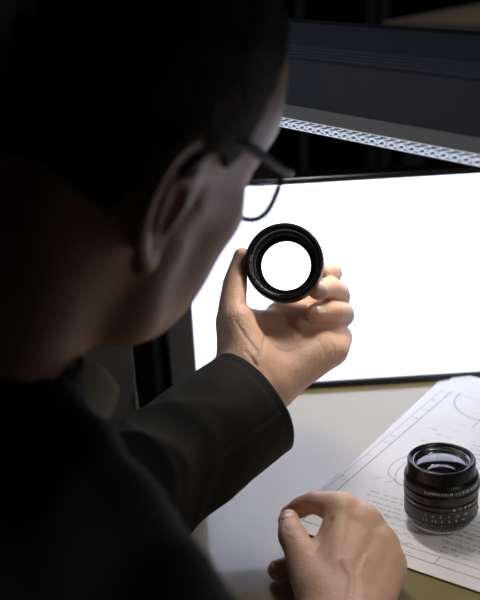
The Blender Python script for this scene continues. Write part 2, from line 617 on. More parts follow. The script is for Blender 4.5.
# ------------------------------------------------------------------ drawings on the desk
sheet_x = Vector((0.80, -0.60, 0)).normalized()      # along the bottom edge
sheet_y = Vector((0.60, 0.80, 0)).normalized()       # along the left edge
corner = ON(279, 526); corner.z = 0
SW, SH = 0.40, 0.343
sheet_labels = ['white drawing sheet at the bottom of the stack, touching the desk', 'second drawing sheet from the bottom, edge showing at the far left corner',
                'drawing sheet just under the topmost one, its left edge showing', 'topmost white technical drawing sheet with printed lines, under the standing lens']
offs = [(0.004, 0.003, 0.046), (0.004, 0.002, 0.031), (0.003, 0.001, 0.014), (0, 0, 0)]


def paper_mesh(name, rot, amp, seed):
    n, m = 22, 18
    r = random.Random(seed)
    ph = [r.random() * 6 for _ in range(4)]
    vs, fs = [], []
    for top in (1, 0):
        for i in range(n + 1):
            for j in range(m + 1):
                a, b = i / n, j / m
                z = amp * (0.5 + 0.5 * math.sin(5 * a + ph[0]) * math.sin(4 * b + ph[1]))
                z += rot * 0.0026 * max(0, b - 0.86) ** 2 / 0.0196 * max(0, 1 - a * 3)      # the far corner lifts a little
                vs.append((a * SW, b * SH, z + (0.00022 if top else 0)))
    N = (n + 1) * (m + 1)
    idx = lambda t, i, j: t * N + i * (m + 1) + j
    for i in range(n):
        for j in range(m):
            fs.append((idx(0, i, j), idx(0, i + 1, j), idx(0, i + 1, j + 1), idx(0, i, j + 1)))
            fs.append((idx(1, i, j), idx(1, i, j + 1), idx(1, i + 1, j + 1), idx(1, i + 1, j)))
    for i in range(n):
        fs.append((idx(1, i, 0), idx(1, i + 1, 0), idx(0, i + 1, 0), idx(0, i, 0)))
        fs.append((idx(0, i, m), idx(0, i + 1, m), idx(1, i + 1, m), idx(1, i, m)))
    for j in range(m):
        fs.append((idx(0, 0, j), idx(0, 0, j + 1), idx(1, 0, j + 1), idx(1, 0, j)))
        fs.append((idx(1, n, j), idx(1, n, j + 1), idx(0, n, j + 1), idx(0, n, j)))
    me = bpy.data.meshes.new(name)
    me.from_pydata(vs, [], fs)
    return me


base_rot = math.atan2(sheet_x.y, sheet_x.x)
for k in range(4):
    ox, oy, rt = offs[k]
    p = corner + sheet_x * ox + sheet_y * oy
    o = put('drawing_sheet', paper_mesh('drawing_sheet', k / 3, 0.0, k), MT['paper'], smooth=False)
    o.location = (p.x, p.y, 0.0002 + 0.0005 * k)
    o.rotation_euler = (0, 0, base_rot + rt)
    tag(o, sheet_labels[k], 'drawing', 'stack of technical drawings')
top_sheet = o
PAPER_Z = 0.0002 + 0.0005 * 3 + 0.00022


def to_sheet(px, py):
    q = ON(px, py, PAPER_Z) - top_sheet.location
    c, s = math.cos(-base_rot), math.sin(-base_rot)
    return Vector((q.x * c - q.y * s, q.x * s + q.y * c, 0))


bm = bmesh.new()
INK_Z = 0.00022 + 0.00009


def ink(a, b, w=0.00035):
    a, b = Vector((a[0], a[1], 0)), Vector((b[0], b[1], 0))
    if (b - a).length < 1e-6:
        return
    t = (b - a).normalized()
    n = Vector((-t.y, t.x, 0)) * w
    bm.faces.new([bm.verts.new((q.x, q.y, INK_Z)) for q in (a - n, b - n, b + n, a + n)])


def ink_poly(pts, w=0.00035):
    for a, b in zip(pts[:-1], pts[1:]):
        ink(a, b, w)


def scribble(x, y, length, h=0.0016):
    """a line of small print too fine to read"""
    c = x
    while c < x + length:
        wlen = random.uniform(0.003, 0.009)
        q = c
        while q < c + wlen and q < x + length:
            dx = random.uniform(0.0005, 0.0011)
            ink((q, y + random.uniform(-h, h) * 0.3), (q + dx, y + random.uniform(-h, h) * 0.5), 0.00022)
            if random.random() < 0.45:
                ink((q, y - h * 0.5), (q + dx * 0.4, y + h * 0.5), 0.0002)
            q += dx * 1.2
        c = q + random.uniform(0.0012, 0.0024)


# the printed border along the left and the bottom, a second line inside it
a0, a1 = to_sheet(337, 486), to_sheet(457, 390.6)
bx = (a0.x + a1.x) / 2
by = to_sheet(440, 566).y
ink_poly([(SW - 0.02, by), (bx, by), (bx, SH - 0.016), (SW - 0.02, SH - 0.016)], 0.0004)
for yy in (0.09, 0.17, 0.25):
    ink((bx - 0.010, yy), (bx, yy), 0.0003)
ink((bx - 0.010, by + 0.01), (bx - 0.010, SH - 0.03), 0.00022)
ink((bx + 0.01, by + 0.011), (SW - 0.03, by + 0.011), 0.0003)
for i in range(7):
    ink((bx + 0.03 + i * 0.045, by), (bx + 0.03 + i * 0.045, by + 0.011), 0.0003)
for i in range(6):
    scribble(bx - 0.009, 0.05 + i * 0.045, 0.006, 0.002)


def block(px, py, n, length, gap=0.0062, ragged=0.35):
    p = to_sheet(px, py)
    for i in range(n):
        scribble(p.x + (0 if i else 0.0), p.y - i * gap, length * random.uniform(1 - ragged, 1))


block(371, 491, 2, 0.045)
block(367, 500, 3, 0.060)
block(372, 512, 3, 0.050, 0.0075)
block(374, 526, 2, 0.040, 0.008)
block(384, 537, 2, 0.030, 0.009)
block(452, 529, 4, 0.036)
block(446, 543, 3, 0.040)
block(470, 520, 5, 0.05)
block(421, 440, 1, 0.012)
block(429, 428, 1, 0.010)
block(436, 434, 1, 0.006)
block(473, 445, 6, 0.04, 0.0075)
# the outline of an optical element beside the lens and a large arc at the right
c = to_sheet(417, 470)
ink_poly([(c.x + 0.024 * math.cos(t) * (0.75 if abs(math.sin(t)) > 0.8 else 1), c.y + 0.030 * math.sin(t)) for t in [k / 40 * 6.283 for k in range(41)]], 0.0003)
ink_poly([(c.x + 0.015 * math.cos(t), c.y + 0.030 * math.sin(t)) for t in [k / 30 * 3.1416 + 1.57 for k in range(31)]], 0.00025)
for k in range(5):
    ink((c.x - 0.026 + 0.012 * k, c.y - 0.034), (c.x - 0.020 + 0.012 * k, c.y - 0.026), 0.00022)
c = to_sheet(497, 404)
ink_poly([(c.x + 0.042 * math.cos(t), c.y + 0.042 * math.sin(t)) for t in [k / 60 * 6.283 for k in range(61)]], 0.0004)
ink_poly([(c.x - 0.06, c.y), (c.x + 0.06, c.y)], 0.00022)
ink_poly([(c.x, c.y - 0.06), (c.x, c.y + 0.06)], 0.00022)
for k in range(9):
    p = to_sheet(425 + k * 7, 455 - k * 6)
    ink((p.x, p.y), (p.x + 0.006, p.y + 0.0005), 0.0002)
put('printed_lines', bm_mesh(bm, 'printed_lines'), MT['ink'], top_sheet)


# ------------------------------------------------------------------ lettering bent round a barrel
def bent_text(name, text, size, rad, z, ang0, m, parent, spacing=1.0, mirror_in=False, off=0.00012, slope=0.0, tilt=None):
    """text lying on a cylinder about z; ang0 = middle of the text, 0 faces -y, grows to the right"""
    cu = bpy.data.curves.new(name, 'FONT')
    cu.body = text
    cu.size = size
    cu.space_character = spacing
    cu.align_x = 'CENTER'
    cu.resolution_u = 2
    t = bpy.data.objects.new('tmp', cu)
    COL.objects.link(t)
    dg = bpy.context.evaluated_depsgraph_get()
    me = bpy.data.meshes.new_from_object(t.evaluated_get(dg))
    bpy.data.objects.remove(t)
    me.name = name
    me.materials.clear()
    for vv in me.vertices:
        a = ang0 + vv.co.x / rad * (-1 if mirror_in else 1)
        h = vv.co.y
        if tilt is None:
            r = rad + (-off if mirror_in else off)
            vv.co = (r * math.sin(a), -r * math.cos(a), z + h)
        else:                                       # on a cone: radius shrinks / grows with height
            r = rad + h * tilt[0] + (-off if mirror_in else off)
            vv.co = (r * math.sin(a), -r * math.cos(a), z + h * tilt[1])
    return put(name, me, m, parent)


def knurl_mesh(name, r, z0, z1, n, depth):
    vs, fs = [], []
    for k in range(n * 2):
        a = math.pi * k / n
        rr = r if k % 2 else r + depth
        for z in (z0, z1):
            vs.append((rr * math.sin(a), -rr * math.cos(a), z))
    N = n * 2
    for k in range(N):
        k2 = (k + 1) % N
        fs.append((2 * k, 2 * k2, 2 * k2 + 1, 2 * k + 1))
    me = bpy.data.meshes.new(name)
    me.from_pydata(vs, [], fs)
    return me


# ------------------------------------------------------------------ the lens standing on the drawings
lp = ON(440.5, 521.5, PAPER_Z)
lens = empty('camera_lens', (lp.x, lp.y, PAPER_Z + 0.0002)); lens.rotation_euler = (0, 0, math.radians(-8)); lens.scale = (0.97, 0.97, 0.98)
tag(lens, 'black camera lens standing upright on the drawings, glass facing up', 'lens')
mm = 0.001


def PR(*q):
    return [(r * mm, z * mm) for r, z in q]


lathe('mount_foot', PR((0.01, 0), (20.5, 0), (20.5, 2.6), (0.01, 2.6)), MT['flat'], lens)
lathe('mount_ring', PR((20.6, 2.7), (24.2, 2.7), (24.6, 3.1), (24.6, 5.4), (20.6, 5.4)), MT['chrome'], lens, close=True)
rear_ = lathe('rear_barrel', PR((0.01, 5.5), (25.2, 5.5), (25.8, 6.2), (30.0, 11.8), (30.4, 12.6), (30.4, 15.0), (0.01, 15.0)), MT['satin'], lens, n=96)
focus_ = lathe('focus_ring', PR((24, 15.1), (30.0, 15.1), (30.3, 15.5), (30.5, 25.4), (30.1, 25.8), (24, 25.8)), MT['satin'], lens, n=96, close=True)
scale_ = lathe('depth_ring', PR((24, 25.9), (29.4, 25.9), (29.4, 26.6), (30.6, 27.0), (30.7, 30.2), (30.2, 30.6), (24, 30.6)), MT['black'], lens, n=96, close=True)
aper_ = lathe('aperture_ring', PR((24, 30.7), (29.6, 30.7), (29.6, 31.5), (30.8, 32.0), (30.8, 38.2), (30.2, 38.7), (24, 38.7)), MT['black'], lens, n=96, close=True)
front_ = lathe('front_barrel', PR((24, 38.8), (29.2, 38.8), (29.2, 39.5), (30.7, 40.0), (30.7, 45.6), (30.3, 46.9), (29.2, 48.0), (28.8, 49.2), (24, 49.2)), MT['black'], lens, n=96, close=True)
lathe('front_rim', PR((24.2, 49.3), (28.3, 49.3), (28.3, 50.2), (27.9, 51.0), (27.9, 58.6), (27.4, 59.6), (26.6, 60.0), (25.6, 59.6), (24.2, 57.6)), MT['black'], lens, n=96, close=True)
lathe('retaining_ring', PR((22.6, 54.0), (22.6, 57.0), (22.9, 57.5), (23.3, 57.5), (24.1, 56.9), (24.1, 54.0)), MT['chrome'], lens, n=96, close=True)
lathe('inner_cone', PR((22.6, 55.0), (13.0, 48.2), (13.0, 47.6), (22.6, 54.3)), MT['flat'], lens, close=True)
# glass: a domed front element over a dark coated group
dome = [(22.4 * math.sin(t), 54.2 + 4.6 * math.cos(t * 0.999) - 0.8) for t in [k / 14 * math.pi / 2 for k in range(15)]]
dome2 = [(r * 0.985, z - 1.3) for r, z in reversed(dome)]
lathe('front_glass', PR(*([(max(r, 0.004), z) for r, z in dome] + [(max(r, 0.004), z) for r, z in dome2])), MT['glass'], lens, n=64, sharp=60)
cap = [(12.6 * math.sin(t), 48.3 + 3.0 * math.cos(t)) for t in [k / 10 * math.pi / 2 for k in range(11)]]
lathe('inner_glass', PR(*[(max(r, 0.004), z) for r, z in cap]), MT['coated'], lens, n=48, sharp=60)
cap = [(4.8 * math.sin(t), 50.2 + 1.4 * math.cos(t)) for t in [k / 8 * math.pi / 2 for k in range(9)]]
o = lathe('coated_glass', PR(*[(max(r, 0.004), z) for r, z in cap]), MT['red_reflex'], lens, n=40, sharp=60)  # red base colour stands in for the coating's reflection
o['label'] = 'coated glass deep in the lens with a painted red reflection'
put('grip_ribs', knurl_mesh('grip_ribs', 30.85 * mm, 33.2 * mm, 37.4 * mm, 90, 0.12 * mm), MT['black'], aper_)
# focus tab at the right, red mounting dot
bmt = box_bm(-0.006, 0.006, -0.0045, 0.0, -0.004, 0.004, 0.0015)
tab = put('focus_tab', bm_mesh(bmt, 'focus_tab'), MT['lip'], focus_)
ta = math.radians(103)
tab.location = (0.0305 * math.sin(ta), -0.0305 * math.cos(ta), 0.0345); tab.rotation_euler = (0, 0, ta)
dot = lathe('mounting_dot', PR((0.01, -0.8), (1.5, -0.8), (1.5, 0.5), (1.0, 1.0), (0.01, 1.2)), MT['mark_red'], lens, n=20)
ta = math.radians(88)
dot.location = (0.0302 * math.sin(ta), -0.0302 * math.cos(ta), 0.0150)
dot.rotation_euler = (math.radians(90), 0, ta)
dot['label'] = 'red mounting dot'
A = math.radians
bent_text('name_engraving', 'SUMMILUX-M 1:1.4/28 ASPH.', 3.3 * mm, 30.62 * mm, 41.9 * mm, A(18), MT['mark'], front_, 1.25)
bent_text('aperture_scale', '16   11   8   5.6   4   2.8   2', 3.2 * mm, 30.8 * mm, 27.6 * mm, A(44), MT['mark'], scale_, 0.95, off=0.0002)
bent_text('distance_scale', '3    4    5    7    10    20', 3.0 * mm, 30.5 * mm, 21.4 * mm, A(6), MT['mark_warm'], focus_, 1.2)
bent_text('distance_scale', '1.2   1.5   2    3    5    \u221e', 3.1 * mm, 30.45 * mm, 17.2 * mm, A(2), MT['mark'], focus_, 1.12)
bent_text('depth_scale', '16  11   5.6  2.8   \u2022   2.8  5.6  8  11', 3.4 * mm, 27.6 * mm, 8.6 * mm, A(14), MT['mark'], rear_, tilt=(0.6, 0.8), off=0.0003)
bm = bmesh.new()
for k in range(-11, 12):                            # depth-of-field tick lines
    a = A(16 + k * 5.6)
    r0, r1 = 29.4, 30.5
    a2 = a + A(1.6 * (1 if k > 0 else -1))
    q = [(r0, a, 11.4), (r0, a + 0.010, 11.4), (r1, a2 + 0.010, 14.2), (r1, a2, 14.2)]
    bm.faces.new([bm.verts.new(((r + 0.25) * mm * math.sin(w), -(r + 0.25) * mm * math.cos(w), z * mm)) for r, w, z in q])
o = put('scale_ticks', bm_mesh(bm, 'scale_ticks'), MT['mark'], rear_)

# ------------------------------------------------------------------ the lens barrel held up in the left hand
RZ = 0.850
rc = P(284, 261.5, RZ)
axis = ((P(284, 263, 1) - CAM).normalized() + RT * 0.075 - UPV * 0.15).normalized()      # points away from the viewer
zq = axis.to_track_quat('Z', 'Y')
# keep "up" of the barrel upright: local -y is up in the place
mx = Matrix((axis.cross(UPV).normalized() * -1, Vector(), axis)).transposed()
xx = UPV.cross(axis).normalized(); yy = axis.cross(xx).normalized()
ring = empty('lens_barrel', rc, Matrix((xx, yy, axis)).transposed().to_quaternion())
tag(ring, 'short black lens barrel held up in the left hand against the light panel', 'lens')
# local z runs away from the viewer, local y points up, local x to the viewer's left or right
lathe('front_ring', PR((29.2, 0.2), (30.6, 0.0), (31.6, 0.5), (32.0, 1.4), (32.0, 8.0), (31.4, 8.4), (28.6, 8.4), (28.6, 2.0)), MT['black'], ring, n=96, close=True)
lathe('bright_ring', PR((28, 8.5), (31.7, 8.5), (31.9, 8.9), (31.9, 10.0), (31.7, 10.3), (28, 10.3)), MT['chrome'], ring, n=96, close=True)
fring_ = lathe('focus_ring', PR((26, 10.4), (31.2, 10.4), (31.8, 10.9), (31.8, 20.0), (31.2, 20.6), (26, 20.6)), MT['satin'], ring, n=96, close=True)
put('grip_ribs', knurl_mesh('grip_ribs', 31.8 * mm, 12 * mm, 19 * mm, 80, 0.4 * mm), MT['black'], fring_)
lathe('rear_barrel', PR((22, 20.7), (30.4, 20.7), (30.8, 21.2), (30.4, 29.0), (28.0, 32.0), (26.0, 34.0), (22.0, 34.0)), MT['black'], ring, n=96, close=True)
iring_ = lathe('inner_ring', PR((28.55, 1.2), (28.55, 6.0), (26.6, 6.0), (26.6, 1.6), (27.0, 1.2)), MT['black'], ring, n=96, close=True)
lathe('inner_cone', PR((27.2, 5.8), (26.4, 6.2), (26.2, 9.0), (25.2, 9.2), (25.2, 12.0), (24.6, 12.2), (24.6, 24.0), (20.4, 24.2), (20.8, 26.0), (22.5, 33.0), (25.0, 33.0), (28.0, 6.4)), MT['flat'], ring, n=96, close=True)
sag = lambda r, R: R - math.sqrt(R * R - r * r)
fr_ = [(r, 17 + sag(r, 60)) for r in (0.004, 5, 10, 15, 20, 24.4)]
bk_ = [(r, 18.6 + sag(r, 60)) for r in (24.4, 20, 15, 10, 5, 0.004)]
lathe('glass_element', PR(*(fr_ + bk_)), MT['glass'], ring, n=64, sharp=60)
dt = lathe('index_dot', PR((0.01, 0), (1.1, 0), (1.1, 0.5), (0.01, 0.7)), MT['mark_red'], ring, n=16)


def on_barrel(o, ang, r, z):
    """seat a small disc (local z out) on the barrel wall"""
    dirv = Vector((math.cos(ang), math.sin(ang), 0))
    o.location = dirv * r + Vector((0, 0, z))
    o.rotation_mode = 'QUATERNION'
    o.rotation_quaternion = dirv.to_track_quat('Z', 'Y')


on_barrel(dt, A(14), 0.0319, 0.0045)
dt['label'] = 'red index dot'


# a row of engraved marks round the inside of the front, too fine to read
bm = bmesh.new()
a = A(-82)
while a < A(12):
    wd = random.uniform(0.5, 1.1) * mm / 0.0279
    r0 = (27.2 + random.uniform(-0.1, 0.1)) * mm
    r1 = (28.2 + random.uniform(-0.1, 0.1)) * mm
    q = [(r0, a), (r0, a + wd * 0.45), (r1, a + wd * 0.45), (r1, a)]
    bm.faces.new([bm.verts.new((r * math.cos(w), r * math.sin(w), 1.12 * mm)) for r, w in q])
    if random.random() < 0.6:
        rr = random.choice((27.3, 27.75, 28.1)) * mm
        q = [(rr - 0.00012, a), (rr - 0.00012, a + wd), (rr + 0.00012, a + wd), (rr + 0.00012, a)]
        bm.faces.new([bm.verts.new((r * math.cos(w), r * math.sin(w), 1.11 * mm)) for r, w in q])
    a += wd * (1.5 if random.random() > 0.15 else 3.2)
put('engraving', bm_mesh(bm, 'engraving'), MT['mark'], iring_)

# ------------------------------------------------------------------ behind the panel and far back in the dark
box = empty('instrument_cabinet', (-0.085, 0.935, 0.0)); tag(box, 'dark grey instrument cabinet on the desk left of the light panel', 'cabinet')
put('housing', bm_mesh(box_bm(-0.24, 0.0, 0.0, 0.16, 0.004, 0.19, 0.004), 'housing'), MT['matte'], box)
for sx in (-0.22, -0.02):
    for sy in (0.02, 0.14):
        put('foot', bm_mesh(box_bm(sx - 0.01, sx + 0.01, sy - 0.01, sy + 0.01, 0.0, 0.0045, 0.001), 'foot'), MT['bezel_edge'], box)
put('front_plate', bm_mesh(box_bm(-0.232, -0.0205, -0.004, -0.0002, 0.008, 0.183, 0.0012), 'front_plate'), MT['steel'], box)
o = put('edge_strip', bm_mesh(box_bm(-0.0225, -0.0195, -0.006, -0.0042, 0.012, 0.048, 0.0006), 'edge_strip'), MT['strip'], box)
o['label'] = 'thin pale metal strip at the front edge'

bench = empty('wooden_bench', (0.305, 2.10, -0.73)); bench.rotation_euler = (0, 0, math.atan2(0.278, 0.253))
tag(bench, 'tan wooden workbench far back at the top right', 'workbench')
put('worktop', bm_mesh(box_bm(0.0, 1.1, -0.65, 0.0, 0.965, 1.0, 0.003), 'worktop'), MT['tan'], bench)
for sx in (0.03, 1.0):
    for sy in (-0.62, -0.08):
        put('leg', bm_mesh(box_bm(sx, sx + 0.05, sy, sy + 0.05, 0.0, 0.965, 0.003), 'leg'), MT['steel'], bench)

rack = empty('shelf_rack', (0.30, 2.75, -0.73)); tag(rack, 'dark steel shelf rack against the back wall', 'rack')
for sx in (-0.12, 0.06, 0.095):
    put('upright', bm_mesh(box_bm(sx, sx + 0.022, -0.02, 0.02, 0.0, 2.0, 0.002), 'upright'), MT['steel'], rack)
for sz in (0.5, 1.3, 1.75):
    put('shelf', bm_mesh(box_bm(-0.118, 0.1165, 0.021, 0.36, sz, sz + 0.025, 0.002), 'shelf'), MT['bezel_edge'], rack)

# ------------------------------------------------------------------ the person
def cdir(x, y, z):
    """direction given as right / up / away of the viewer"""
    return (RT * x + UPV * y + FWD * z).normalized()


# --- head, in its own frame: x forward, y left, z up, origin between the ear canals (metres)
HF = cdir(0.53, 0.11, 0.84)
HU = cdir(0.36, 0.84, -0.337)
HU = (HU - HF * HU.dot(HF)).normalized()
HL = HU.cross(HF).normalized()
CANAL = P(183, 207, 0.530)
HO = CANAL + HL * 0.070
HM = np.array([list(HF), list(HL), list(HU)])            # rows


def H2W(V):
    return np.asarray(V) @ HM + np.array(HO)


def hw(x, y, z):
    return Vector(H2W(np.array([x, y, z])))


def build_head():
    f = Field((-0.125, -0.11, -0.165), (0.145, 0.10, 0.155), 0.0017)
    f.ell((0.000, 0, 0.048), (0.100, 0.077, 0.088), k=0.02)             # cranium
    f.ell((-0.030, 0, 0.030), (0.074, 0.072, 0.075), k=0.03)
    f.ell((0.052, 0, 0.038), (0.050, 0.062, 0.060), k=0.03)              # forehead
    f.ell((0.045, 0, -0.030), (0.050, 0.058, 0.086), k=0.03)             # face
    for s in (-1, 1):
        f.cone((0.012, s * 0.056, -0.030), (0.018, s * 0.051, -0.076), 0.014, 0.013, 0.02)     # jaw
        f.cone((0.018, s * 0.051, -0.076), (0.080, s * 0.013, -0.108), 0.013, 0.013, 0.02)
        f.ell((0.060, s * 0.045, -0.016), (0.026, 0.021, 0.017), k=0.018)                       # cheekbone
        f.cone((0.055, s * 0.055, -0.006), (0.010, s * 0.065, 0.000), 0.008, 0.008, 0.016)
        f.ell((0.054, s * 0.042, -0.052), (0.030, 0.020, 0.042), k=0.022)                       # cheek
        f.cone((0.093, s * 0.010, 0.037), (0.080, s * 0.048, 0.036), 0.009, 0.008, 0.014)       # brow
        f.ell((0.097, s * 0.031, 0.019), (0.014, 0.019, 0.013), k=0.012, mode='cut')
        f.ell((0.092, s * 0.056, 0.010), (0.017, 0.017, 0.018), k=0.014, mode='cut')            # socket
        f.ell((0.081, s * 0.031, 0.018), (0.0135, 0.0145, 0.0125), k=0.004)                     # lid
        f.cone((0.088, s * 0.018, 0.021), (0.086, s * 0.045, 0.019), 0.0015, 0.0015, 0.002, mode='cut')
    f.ell((0.086, 0, -0.106), (0.016, 0.020, 0.016), k=0.014)             # chin
    f.cone((0.092, 0, 0.030), (0.115, 0, -0.014), 0.007, 0.010, 0.012)    # nose
    for s in (-1, 1):
        f.ell((0.103, s * 0.012, -0.018), (0.011, 0.008, 0.008), k=0.006)
        f.ell((0.107, s * 0.007, -0.026), (0.006, 0.0038, 0.004), k=0.003, mode='cut')
    f.cone((0.094, -0.018, -0.050), (0.101, 0, -0.046), 0.006, 0.008, 0.006)                    # lips
    f.cone((0.101, 0, -0.046), (0.094, 0.018, -0.050), 0.008, 0.006, 0.006)
    f.cone((0.093, -0.015, -0.060), (0.098, 0, -0.060), 0.006, 0.008, 0.006)
    f.cone((0.098, 0, -0.060), (0.093, 0.015, -0.060), 0.008, 0.006, 0.006)
    f.cone((0.100, -0.022, -0.053), (0.108, 0, -0.053), 0.0015, 0.0018, 0.002, mode='cut')
    f.cone((0.108, 0, -0.053), (0.100, 0.022, -0.053), 0.0018, 0.0015, 0.002, mode='cut')
    # neck, running down into the collar
    f.cone((-0.020, 0, -0.02), (-0.062, 0, -0.155), 0.056, 0.062, 0.03)
    f.cone((0.028, 0, -0.080), (-0.030, 0, -0.150), 0.022, 0.030, 0.02)    # throat
    # ears
    for s in (-1, 1):
        e = lambda u, v, w: (-0.011 + u * 1.36 - w * 0.30, s * (0.068 + w * 0.95 + max(0, -u) * 0.22), v * 1.08 + 0.004)     # u forward, v up, w outward
        f.ell(e(-0.010, 0.004, 0.004), (0.015, 0.009, 0.028), k=0.010)
        hel = [(0.004, 0.012, 0.003), (0.002, 0.025, 0.008), (-0.006, 0.034, 0.011), (-0.018, 0.034, 0.012), (-0.028, 0.025, 0.012), (-0.030, 0.010, 0.011), (-0.026, -0.006, 0.010), (-0.018, -0.018, 0.008), (-0.010, -0.028, 0.007)]
        f.chain([e(*p) for p in spline(hel, 4)], [0.0036] * 33, 0.0025)
        f.ell(e(-0.008, -0.027, 0.006), (0.0075, 0.005, 0.009), k=0.005)                          # lobe
        f.chain([e(*p) for p in ((-0.018, 0.022, 0.010), (-0.020, 0.008, 0.011), (-0.016, -0.008, 0.010), (-0.009, -0.014, 0.009))], [0.003, 0.0035, 0.0035, 0.003], 0.004)   # antihelix
        f.ell(e(-0.009, 0.000, 0.012), (0.0085, 0.009, 0.014), k=0.004, mode='cut')              # concha
        f.ell(e(-0.010, 0.024, 0.013), (0.008, 0.006, 0.0055), k=0.003, mode='cut')
        f.cone(e(0.002, 0.004, 0.004), e(0.001, -0.007, 0.005), 0.004, 0.004, 0.004)             # tragus
    X, Y, Z = f.coords()
    f.d += (0.0006 * vnoise(X, Y, Z, 3, 90)).astype(np.float32)
    V, Q = f.mesh()
    return f, (H2W(V), Q)


def build_hair(hf):
    f = Field(hf.lo, hf.lo + hf.h * (hf.n - 1), hf.h)
    X, Y, Z = f.coords()
    d = hf.d.copy()
    strand = 0.0012 * vnoise(X, Y, Z, 11, 500) + 0.0016 * vnoise(X, Y, Z, 12, 160)
    thick = 0.0045 + strand
    # hairline: high on the forehead, back over the temples, round the ear, low on the nape
    front = X - (0.058 - 0.12 * np.maximum(np.abs(Y) - 0.02, 0) + 0.55 * (Z - 0.10)) + 0.003 * vnoise(X, Y, Z, 13, 250)
    side = np.maximum(0.030 - Z + 0.55 * np.maximum(X + 0.022, 0) * 0, -(Z - 0.030))
    low = (-0.045 - Z) + 0.4 * np.maximum(X + 0.05, 0)
    ear = 0.033 - np.sqrt((X + 0.018) ** 2 + (Z - 0.004) ** 2)
    burn = np.maximum(np.maximum(X - 0.026, 0.008 - X), np.maximum(-0.010 - Z, Z - 0.06))
    body = np.maximum(np.maximum(front, low), np.maximum(ear, -0.03 - Z + 0.9 * np.maximum(X + 0.055, 0)))
    region = body
    h = np.maximum(d - thick, -region * -1)
    h = np.maximum(h, -(d + 0.004))
    # keep off the ears: they stick out past the skull
    skull = np.sqrt((X / 0.112) ** 2 + (Y / 0.0885) ** 2 + ((Z - 0.045) / 0.102) ** 2) - 1.0
    h = np.maximum(h, skull * 0.08)
    f.d = h.astype(np.float32)
    V, Q = f.mesh()
    return H2W(V), Q


# --- the left hand, palm to the viewer, holding the lens barrel
def near_k(c, k0, k1, r):
    c = np.array(c, float)

    def kf(X, Y, Z):
        q = np.sqrt((X - c[0]) ** 2 + (Y - c[1]) ** 2 + (Z - c[2]) ** 2)
        return (k0 + (k1 - k0) * np.clip(1 - q / r, 0, 1)).astype(np.float32)
    return kf


LH = dict(
    thumb=[(240, 362, .848, 16), (233, 318, .852, 13.2), (235, 284, .862, 10.2), (242, 257, .868, 7.0)],
    index=[(281, 318, .900, 13), (316, 288, .930, 10), (332, 274, .910, 8.8), (329, 272, .888, 7.8)],
    middle=[(301, 322, .898, 13), (338, 299, .914, 10.0), (332, 289, .884, 9.4), (319, 289, .862, 8.8)],
    ring=[(320, 335, .888, 12.2), (343, 315, .903, 9.8), (334, 311, .877, 8.8), (317, 313, .861, 7.6)],
    pinky=[(332, 351, .874, 11.2), (342, 336, .894, 8.8), (328, 329, .880, 7.8), (304, 324, .868, 6.8)],
)
RH = dict(
    thumb=[(318, 590, .745, 15), (305, 562, .772, 13), (293, 537, .800, 11.5), (289, 521, .822, 8.2)],
    index=[(342, 510, .800, 12.5), (316, 503, .828, 9.6), (300, 508, .846, 8.6), (290, 514, .858, 7.2)],
    middle=[(364, 524, .792, 13), (352, 533, .836, 10), (312, 555, .812, 9), (279, 570, .797, 7.6)],
    ring=[(380, 544, .783, 12.5), (378, 558, .818, 10), (345, 572, .800, 9), (322, 580, .788, 8)],
    pinky=[(387, 565, .773, 11.5), (382, 580, .796, 9), (362, 590, .780, 8), (345, 596, .770, 7)],
)
LW = [P(240, 368, .845), P(265, 388, .850)]
RWR = [P(322, 632, .718), P(358, 630, .716)]


def jpts(js):
    return [P(x, y, z) for x, y, z, r in js], [r * 0.001 for *_, r in js]


def hand_field(H, wrist, forearm, lo, hi, thenar, hypo, palm_k=0.012):
    f = Field(lo, hi, 0.00125)
    for k_, w in (('index', 0.3), ('middle', 0.45), ('ring', 0.7), ('pinky', 0.95)):
        m, r = jpts(H[k_][:1])
        c = wrist[0].lerp(wrist[1], w)
        f.cone(c, m[0], 0.0165, r[0] * 1.06, palm_k)
    f.cone(wrist[0], forearm[0], 0.019, 0.024, 0.016)
    f.cone(wrist[1], forearm[1], 0.019, 0.024, 0.016)
    for a, b, r1, r2 in thenar + hypo:
        f.cone(a, b, r1 * .001, r2 * .001, 0.010)
    for k_ in ('index', 'middle', 'ring', 'pinky', 'thumb'):
        p, r = jpts(H[k_])
        sm = spline(p, 5)
        # joints a little thicker than the shafts, tips rounded
        rr = []
        for i in range(len(sm)):
            s = i / 5
            a = int(min(s, len(r) - 2))
            t = s - a
            rr.append((r[a] + (r[a + 1] - r[a]) * t) * (1 - 0.07 * math.sin(math.pi * t)))
        f.chain(sm, rr, 0.002, kfun=near_k(p[0], 0.0006, 0.010, 0.030 if k_ != 'thumb' else 0.05))
        tip, pre = p[-1], p[-2]
        f.ell(tip + (tip - pre).normalized() * r[-1] * 0.15, (r[-1] * 1.0,) * 3, k=0.002)
    return f


lo = np.array(P(262, 330, .87)) - np.array((0.125, 0.13, 0.125)); hi = np.array(P(262, 330, .87)) + np.array((0.115, 0.12, 0.12))
fa = [P(158, 446, .805), P(172, 462, .805)]
lf = hand_field(LH, LW, fa, lo, hi,
                [(P(250, 362, .848), P(236, 322, .852), 20, 14.5), (P(236, 318, .856), P(268, 322, .884), 10, 9)],
                [(P(276, 383, .853), P(320, 349, .868), 16.5, 15), (P(262, 372, .860), P(300, 340, .885), 19, 15)])
lo = np.array(P(340, 555, .79)) - np.array((0.10, 0.125, 0.095)); hi = np.array(P(340, 555, .79)) + np.array((0.10, 0.11, 0.09))
fb = [P(326, 760, .60), P(360, 760, .60)]
rf = hand_field(RH, RWR, fb, lo, hi,
                [(P(322, 600, .738), P(312, 566, .768), 17, 14), (P(312, 560, .776), P(345, 528, .800), 10, 10)],
                [(P(362, 612, .735), P(385, 570, .775), 17, 14)])
